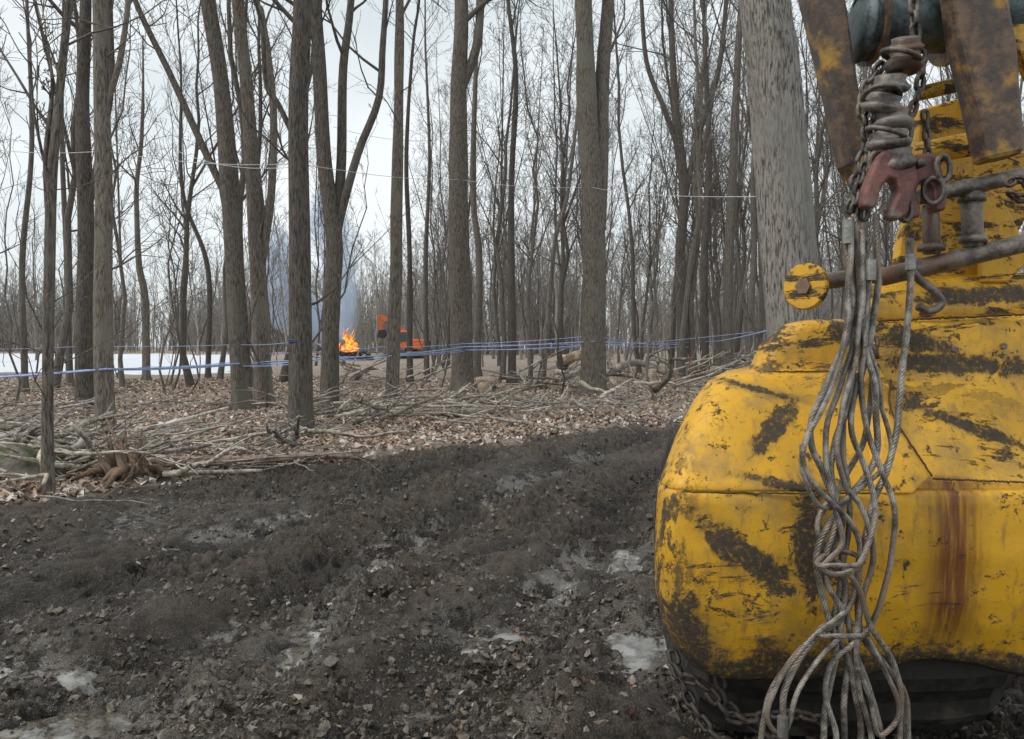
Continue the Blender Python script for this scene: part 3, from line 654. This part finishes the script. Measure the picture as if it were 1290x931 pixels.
plate('winch_drum_cover',[(352,-14,3.06),(356,-14,3.00),(372,-14,2.95),(392,-14,2.925),(404,-14,2.925),(416,-12,2.95)],1096,1370,YD)
prism('cheek_plate',[S(1104,452,2.86),S(1122,488,2.78),S(1122,520,2.73),S(1172,600,2.60),S(1150,622,2.585),S(1100,622,2.60),S(1085,520,2.79),S(1080,470,2.86)],.05,YB,SK,.006)
WELD=plain('weld_rust',(.10,.06,.025),.8,0,.3,.4)
def weld(pts,r=.003):
    mb=MB(); q=spline([S(*p) for p in pts],90); q[:,2]+=rng.normal(0,.0012,90); q[:,1]-=.001; mb.tube(q,r*(1+.35*rng.random(90)),6); mb.obj('weld_bead',WELD,SK)
weld([(838,621,2.68),(848,619,2.636),(874,620,2.602),(960,621,2.588),(1050,621,2.586),(1100,621,2.586)])
weld([(1175,603,2.622),(1250,606,2.622),(1340,609,2.622)],.003)
weld([(1122,478,2.80),(1124,520,2.72),(1174,600,2.60)],.003)
weld([(950,468,2.99),(985,468,2.93),(1050,468,2.925),(1106,468,2.925)])
weld([(1106,404,2.90),(1180,401,2.895),(1290,396,2.89)],.004)
box('chassis',(2.05,3.8,.98),(1.2,1.2,.8),YD,SK,bv=.05)
box('rear_axle_housing',(1.7,3.5,.62),(1.2,.4,.4),TYRE,SK,bv=.08)
mb=MB()
for (x,y,d) in ((1200,440,2.885),(1262,436,2.885),(1215,640,2.61),(1275,700,2.61)):
    c=S(x,y,d); mb.tube([c+[0,.02,0],c-[0,.018,0]],.012,6)
mb.obj('bolts',RAIL,SK,smooth=False)

# arch and uprights
def PL(pts,d): return [S(x,y,d) for x,y in pts]
prism('arch_left_leg',PL([(1008,-60),(1058,-60),(1070,20),(1080,90),(1098,190),(1084,225),(1070,205),(1052,120),(1028,20)],2.75),.12,RUST,SK,.014)
prism('arch_right_leg',PL([(1196,-60),(1262,-60),(1284,60),(1292,192),(1246,202),(1230,130),(1210,50)],2.58),.10,RUST,SK,.016)
prism('arch_side_plate',PL([(1252,-60),(1400,-60),(1400,150),(1310,118),(1272,40)],2.72),.05,YB,SK)
prism('back_plate',PL([(1158,138),(1222,120),(1250,190),(1400,190),(1400,262),(1300,262),(1285,290),(1270,352),(1128,356),(1136,300),(1158,230)],3.05),.06,YD,SK)
prism('gusset',PL([(1236,232),(1262,246),(1284,290),(1296,330),(1270,356),(1236,356)],2.96),.03,YB,SK)
mb=MB(); mb.tube(spline([S(1084,32,2.82),S(1092,32,2.82),S(1100,30,2.82),S(1120,28,2.82),S(1150,26,2.82),S(1180,26,2.82),S(1200,24,2.82),S(1260,20,2.82),S(1300,18,2.82)],40),.115+.02*np.abs(np.linspace(-1,1,40))**3,32); mb.obj('fairlead_roller',ROLL,SK)
mb=MB()
for t in (1094,1192): mb.tube([S(t,30,2.82),S(t+6,30,2.82)],.15,28)
e=mb.obj('roller_flange',RUST,SK).modifiers.new('e','EDGE_SPLIT')
pipe('cross_bar',S(1158,118,2.85),S(1222,103,2.85),.027,YD,SK); pipe('cross_bar',S(1140,198,2.85),S(1250,176,2.85),.045,YD,SK)
pipe('upper_rail',S(1155,249,2.66),S(1350,208,2.62),.027,RAIL,SK); pipe('lower_rail',S(1108,350,2.68),S(1350,292,2.62),.032,RAIL,SK)
pipe('rail_post',S(1223,240,2.66),S(1226,312,2.66),.034,RAIL,SK); pipe('rail_post',S(1172,258,2.66),S(1174,320,2.66),.028,RAIL,SK)
for p,q_ in ((1224,250),(1225,302),(1173,312)): 
    mb=MB(); c=S(p,q_,2.66); mb.tube([c-[0,0,.012],c+[0,0,.012]],.045,20); mb.obj('weld_collar',RAIL,SK)
pipe('bumper_pin',S(1022,356,2.72),S(1112,346,2.80),.030,RAIL,SK); 
c=S(1015,361,2.70); ax=np.array([-.78,-.62,.03]); ax/=np.linalg.norm(ax); mb=MB(); mb.tube([c-ax*.012,c-ax*.006,c+ax*.006,c+ax*.012],[.078,.084,.084,.078],36); ob=mb.obj('pin_disc',YD,SK); ob.modifiers.new('e','EDGE_SPLIT')
mb=MB(); mb.tube([c+ax*.012,c+ax*.022],.03,6); mb.obj('pin_bolt',RAIL,SK).modifiers.new('e','EDGE_SPLIT')
mb=MB(); mb.tube(spline([S(1146,300,2.6),S(1147,335,2.6),S(1158,352,2.6),S(1176,366,2.6),S(1186,382,2.6),S(1172,392,2.6),S(1156,386,2.6)],30),.014,10,pt=True); mb.obj('hanging_hook',RAIL,SK)

# tyre with lugs + tyre chains
prof=[(-.60,.30),(-.62,.44),(-.58,.56),(-.48,.63),(-.3,.65),(0,.655),(.3,.65),(.48,.63),(.58,.56),(.62,.44),(.60,.30)]
cx,cy,cz=1.34,3.42,.62; V=[];nseg=72
for i in range(nseg):
    a=i/nseg*2*math.pi
    for j,(px_,r) in enumerate(prof):
        rr=r*(1+(.055 if (i%4<2) and 2<=j<=8 else 0)); V.append([cx+px_,cy+rr*math.cos(a),cz+rr*math.sin(a)])
np_=len(prof); Fq=[[i*np_+j,i*np_+j+1,((i+1)%nseg)*np_+j+1,((i+1)%nseg)*np_+j] for i in range(nseg) for j in range(np_-1)]
new_mesh('rear_tyre',V,Fq,TYRE,False,SK)
pipe('wheel_hub',(cx-.5,cy,cz),(cx+.5,cy,cz),.3,TYRE,SK)

def chain(name,pts,Lk,Wk,r,mat,parent=SK,roll=0):
    P=spline([S(*p) for p in pts],400); s=np.concatenate([[0],np.cumsum(np.linalg.norm(np.diff(P,axis=0),axis=1))]); pitch=Lk-2.4*r; n=int(s[-1]/pitch); mb=MB()
    for i in range(n):
        t=(i+.5)*pitch; c=np.array([np.interp(t,s,P[:,k]) for k in range(3)]); t2=min(t+.01,s[-1]); T_=np.array([np.interp(t2,s,P[:,k])-np.interp(t2-.02,s,P[:,k]) for k in range(3)]); T_/=np.linalg.norm(T_)
        ref=np.array([0,1,0.]); U=ref-T_*np.dot(ref,T_); U/=np.linalg.norm(U); V_=np.cross(T_,U); ang=roll+(i%2)*math.pi/2+rng.normal(0,.2); W_=V_*math.cos(ang)+U*math.sin(ang)
        hl=(Lk-Wk)/2; hw=Wk/2-r; pts_=[]
        for a in np.linspace(-math.pi/2,math.pi/2,7): pts_.append(c+T_*(hl+hw*math.cos(a))+W_*hw*math.sin(a))
        for a in np.linspace(math.pi/2,3*math.pi/2,7): pts_.append(c+T_*(-hl+hw*math.cos(a))+W_*hw*math.sin(a))
        mb.tube(pts_,r,7,closed=True,pt=True)
    return mb.obj(name,mat,parent)
chain('chain',[(1150,-30,2.62),(1152,30,2.60),(1160,70,2.60),(1158,110,2.6),(1146,150,2.6),(1140,190,2.58)],.065,.042,.0085,CHN)
chain('chain',[(1112,80,2.58),(1092,108,2.57),(1086,140,2.56),(1092,180,2.56),(1080,215,2.56),(1072,260,2.56),(1058,270,2.57)],.062,.042,.0085,CHN)
chain('chain',[(1100,120,2.55),(1108,160,2.54),(1100,200,2.54),(1092,245,2.53),(1086,290,2.54)],.058,.040,.008,CHN)
chain('chain',[(1140,60,2.56),(1118,95,2.54),(1104,130,2.53),(1098,180,2.53),(1082,235,2.53),(1072,290,2.53)],.055,.038,.008,CHN)
chain('chain',[(1165,140,2.6),(1170,200,2.6),(1178,245,2.58),(1160,262,2.58)],.05,.034,.007,CHN)
chain('rail_chain',[(1268,232,2.55),(1284,226,2.55),(1300,240,2.55),(1286,250,2.55),(1268,240,2.55)],.05,.036,.007,CHN)
chain('lug_chain',[(1100,425,2.8),(1102,440,2.78),(1106,455,2.77)],.06,.045,.009,CHN)
DCH=steel('muddy_chain_steel',(.025,.02,.017),(.08,.066,.054),(.06,.04,.028),.55,.6,.2)
chain('tyre_chain',[(846,820,2.86),(858,850,2.80),(885,862,2.76),(905,885,2.72),(930,905,2.70),(1000,900,2.69),(1060,915,2.68)],.072,.048,.009,DCH)
chain('tyre_chain',[(850,838,2.9),(868,880,2.82),(900,925,2.72),(960,960,2.7)],.072,.048,.009,DCH)
chain('tyre_chain',[(905,850,2.74),(918,890,2.71),(965,925,2.69),(1010,960,2.68)],.07,.048,.009,DCH)

# stacked choker bells
mb=MB()
bp=[(1141,56,24,15),(1139,78,25,20),(1121,106,27,20),(1112,130,29,20),(1124,152,27,22),(1120,176,30,20),(1128,200,28,24)]
for (x,y,w_,h_) in bp:
    c=S(x,y,2.50); r=w_/F*2.5*.92; h=h_/F*2.5; tl=np.array([rng.normal(0,.22),rng.normal(-.1,.2),1]); tl/=np.linalg.norm(tl)
    P=[c-tl*h*.62,c-tl*h*.5,c-tl*h*.2,c,c+tl*h*.2,c+tl*h*.5,c+tl*h*.62]
    mb.tube(P,[r*.6,r*.85,r*1.0,r*.82,r*.72,r*.78,r*.5],24)
mb.obj('choker_bells',BELL,SK)
mb=MB()
for (x,y) in ((1141,66),(1116,118),(1122,164)):
    c=S(x,y,2.45); a=np.linspace(0,2*math.pi,20,endpoint=False); q=np.column_stack([c[0]+.055*np.cos(a),c[1]+.03+.055*np.sin(a),c[2]+.02*np.cos(a+rng.uniform(0,6))]); mb.tube(q,.009,7,closed=True,pt=True)
mb.obj('choker_rings',CHN,SK)
def hookobj(cx_,cy_,sc,rot,d,fl=1):
    out=[(-16,-44),(6,-44),(22,-34),(28,-14),(28,34),(20,42),(8,42),(6,30),(10,8),(2,-6),(-8,-6),(-14,6),(-12,30),(-18,38),(-28,36),(-32,20),(-30,-18),(-26,-36)]
    c_,s_=math.cos(rot),math.sin(rot); pts=[(cx_+(fl*x*c_-y*s_)*sc,cy_+(fl*x*s_+y*c_)*sc) for x,y in out]
    if fl<0: pts=pts[::-1]
    return prism('choker_hook',PL(pts,d),.06,HOOK,SK,.009)
hookobj(1126,232,.98,.28,2.46); hookobj(1163,234,.92,-.12,2.50,-1)
mb=MB()
for (x,y) in ((1176,240),(1188,212),(1108,206),(1140,262)):
    c=S(x,y,2.49); a=np.linspace(0,2*math.pi,20,endpoint=False); t=rng.uniform(-.6,.6); mb.tube(np.column_stack([c[0]+.03*np.cos(a)*math.cos(t),c[1]+.03*np.cos(a)*math.sin(t),c[2]+.042*np.sin(a)]),.009,8,closed=True,pt=True)
for (x,y) in ((1132,204),(1160,206)):
    c=S(x,y,2.46); mb.tube([c+[0,.02,0],c+[0,-.012,0]],.014,10)
mb.obj('hook_rings',CHN,SK)

# wire ropes (six helical strands each)
def rope(pts,R=.0095,name='choker_cable',pitch=.085):
    P=spline([S(*p) for p in pts],260); s=np.concatenate([[0],np.cumsum(np.linalg.norm(np.diff(P,axis=0),axis=1))]); n=int(s[-1]/pitch*9); t=np.linspace(0,s[-1],n); C=np.column_stack([np.interp(t,s,P[:,k]) for k in range(3)])
    C+=np.column_stack([(vn(t*9,t*0+pts[0][0],3)-.5)*.012,(vn(t*9,t*0+pts[0][0],4)-.5)*.012,t*0])
    T_=np.gradient(C,axis=0); T_/=np.linalg.norm(T_,axis=1)[:,None]; U=np.zeros_like(C); u=np.cross(T_[0],[0,1,0.]); u/=np.linalg.norm(u)
    for i in range(n): u=u-T_[i]*(T_[i]@u); u/=math.sqrt(u@u); U[i]=u
    V_=np.cross(T_,U); mb=MB()
    for k in range(6):
        a=t/pitch*2*math.pi+k*math.pi/3; Q=C+.62*R*(np.cos(a)[:,None]*U+np.sin(a)[:,None]*V_); mb.tube(Q,R*.40,5)
    return mb.obj(name,ROPE,SK)
ropes=[
 [(1070,275,2.50),(1072,340,2.47),(1062,430,2.46),(1046,490,2.45),(1018,548,2.44),(1013,585,2.43),(1034,620,2.43),(1072,662,2.44),(1084,705,2.44),(1074,760,2.45),(1040,792,2.45),(1000,828,2.46),(972,868,2.46),(962,920,2.46),(958,985,2.46)],
 [(1098,335,2.50),(1086,400,2.50),(1076,460,2.49),(1060,540,2.47),(1046,590,2.46),(1052,650,2.46),(1042,700,2.45),(1066,735,2.45),(1060,800,2.45),(1076,860,2.45),(1086,920,2.45),(1080,985,2.45)],
 [(1096,350,2.48),(1091,420,2.48),(1086,480,2.48),(1094,540,2.47),(1112,592,2.46),(1128,640,2.45),(1124,705,2.45),(1108,762,2.44),(1086,800,2.44),(1052,832,2.43),(1042,872,2.43),(1052,925,2.43),(1048,985,2.43)],
 [(1146,300,2.56),(1147,350,2.56),(1139,450,2.53),(1130,530,2.50),(1116,590,2.48),(1096,650,2.47),(1082,720,2.46),(1084,790,2.46),(1112,836,2.45),(1140,872,2.45),(1146,925,2.44),(1140,985,2.44)],
 [(1082,280,2.52),(1080,400,2.50),(1058,480,2.48),(1040,560,2.46),(1046,620,2.44),(1062,680,2.43),(1044,706,2.42),(1034,716,2.41),(1050,724,2.40),(1078,716,2.40),(1092,690,2.42),(1100,640,2.44),(1088,590,2.46),(1072,540,2.46),(1078,470,2.5)],
 [(1105,270,2.52),(1100,400,2.52),(1074,500,2.49),(1048,560,2.49),(1052,620,2.48),(1062,660,2.48),(1040,725,2.46),(1062,772,2.45),(1028,802,2.44),(1002,840,2.43),(986,890,2.42),(990,985,2.42)],
 [(1076,300,2.54),(1071,450,2.50),(1060,560,2.49),(1072,640,2.48),(1062,720,2.47),(1072,800,2.46),(1096,866,2.45),(1112,925,2.44),(1118,985,2.44)],
 [(1066,290,2.52),(1068,420,2.48),(1030,505,2.46),(1022,560,2.46),(1040,600,2.46),(1060,650,2.47),(1056,740,2.47),(1050,790,2.47),(1068,830,2.47),(1062,890,2.46),(1068,985,2.46)],
 [(1090,300,2.52),(1092,400,2.53),(1098,480,2.52),(1086,560,2.51),(1062,610,2.50),(1034,650,2.48),(1036,690,2.47),(1058,712,2.44),(1082,740,2.42),(1098,790,2.42),(1126,840,2.42),(1136,890,2.42),(1126,985,2.42)],
 [(1078,270,2.51),(1084,380,2.49),(1096,460,2.48),(1104,520,2.48),(1102,580,2.48),(1070,628,2.47),(1046,660,2.46),(1030,700,2.46),(1040,760,2.46),(1056,820,2.45),(1040,900,2.44),(1036,985,2.44)],
 [(1088,290,2.49),(1082,420,2.47),(1066,500,2.46),(1052,560,2.45),(1064,610,2.44),(1086,640,2.44),(1098,700,2.44),(1080,790,2.43),(1082,860,2.43),(1100,930,2.43),(1096,985,2.43)],
]
for i,r in enumerate(ropes): rope(r,.0112 if i%2 else .0098)
rope([(1010,560,2.45),(1012,600,2.44),(1040,640,2.45),(1090,610,2.47),(1122,570,2.49),(1108,500,2.5),(1098,440,2.5)],.008)
rope([(1090,800,2.43),(1118,850,2.42),(1132,900,2.42),(1108,925,2.42),(1096,880,2.42),(1080,840,2.42)],.0085)
rope([(1066,770,2.43),(1010,815,2.41),(985,850,2.41),(968,900,2.41),(985,925,2.41),(1002,880,2.41),(1030,830,2.42),(1064,800,2.43)],.0085)
mb=MB()
for (x,y,h_,d) in ((1068,292,30,2.49),(1097,340,26,2.47),(1147,330,20,2.55),(986,915,24,2.40)):
    c=S(x,y,d); mb.tube([c-[0,0,h_/F*d/2],c+[0,0,h_/F*d/2]],.017,14)
mb.obj('cable_ferrules',plain('bright_steel',(.28,.27,.25),.4,.6,.3,.4),SK).modifiers.new('e','EDGE_SPLIT')
for (x,y,r) in ((1058,706,.05),(1062,795,.045)):
    a=np.linspace(0,2*math.pi,9); pts=[(x+30*math.cos(t),y+9*math.sin(t)+3*math.cos(t*2),2.42-.045*math.sin(t)) for t in a]; rope(pts,.009)

# ---------------------------------------------------------------- world, sun, camera
W=bpy.data.worlds.new('World'); scene.world=W; W.use_nodes=True; nt=W.node_tree; bg=nt.nodes['Background']
sundir=Vector((-.62,-.25,.85)).normalized(); el=math.asin(sundir.z); az=math.atan2(sundir.x,sundir.y)
sky=nt.nodes.new('ShaderNodeTexSky'); sky.sky_type='NISHITA'; sky.sun_disc=False; sky.sun_elevation=el; sky.sun_rotation=az; sky.dust_density=3
tc=nt.nodes.new('ShaderNodeTexCoord'); mp=nt.nodes.new('ShaderNodeMapping'); mp.inputs['Scale'].default_value=(1,1,3); nt.links.new(tc.outputs['Generated'],mp.inputs[0])
no=nt.nodes.new('ShaderNodeTexNoise'); no.inputs['Scale'].default_value=1.8; no.inputs['Detail'].default_value=6; nt.links.new(mp.outputs[0],no.inputs[0])
rp=nt.nodes.new('ShaderNodeValToRGB'); rp.color_ramp.elements[0].position=.35; rp.color_ramp.elements[1].position=.68; rp.color_ramp.elements[0].color=(5.9,6.5,6.7,1); rp.color_ramp.elements[1].color=(8.1,8.5,8.6,1)
nt.links.new(no.outputs[0],rp.inputs[0]); mx=nt.nodes.new('ShaderNodeMix'); mx.data_type='RGBA'; mx.inputs[0].default_value=.9
nt.links.new(sky.outputs[0],mx.inputs[6]); nt.links.new(rp.outputs[0],mx.inputs[7]); nt.links.new(mx.outputs[2],bg.inputs[0]); bg.inputs[1].default_value=.130
sl=bpy.data.lights.new('sun','SUN'); sl.energy=1.5; sl.angle=math.radians(11); sl.color=(1,.96,.9); so=bpy.data.objects.new('sun',sl); scene.collection.objects.link(so); so.rotation_euler=sundir.to_track_quat('Z','Y').to_euler()
cam=bpy.data.cameras.new('camera'); cam.sensor_width=36; cam.lens=36*F/1290; cam.shift_y=-30.5/1290; cam.clip_end=2000; cam.clip_start=.05
co=bpy.data.objects.new('camera',cam); scene.collection.objects.link(co); co.location=(0,0,CAMH); co.rotation_euler=(math.radians(90),0,0); scene.camera=co
scene.view_settings.view_transform='Standard'; scene.view_settings.look='None'; scene.view_settings.exposure=0
print('done')
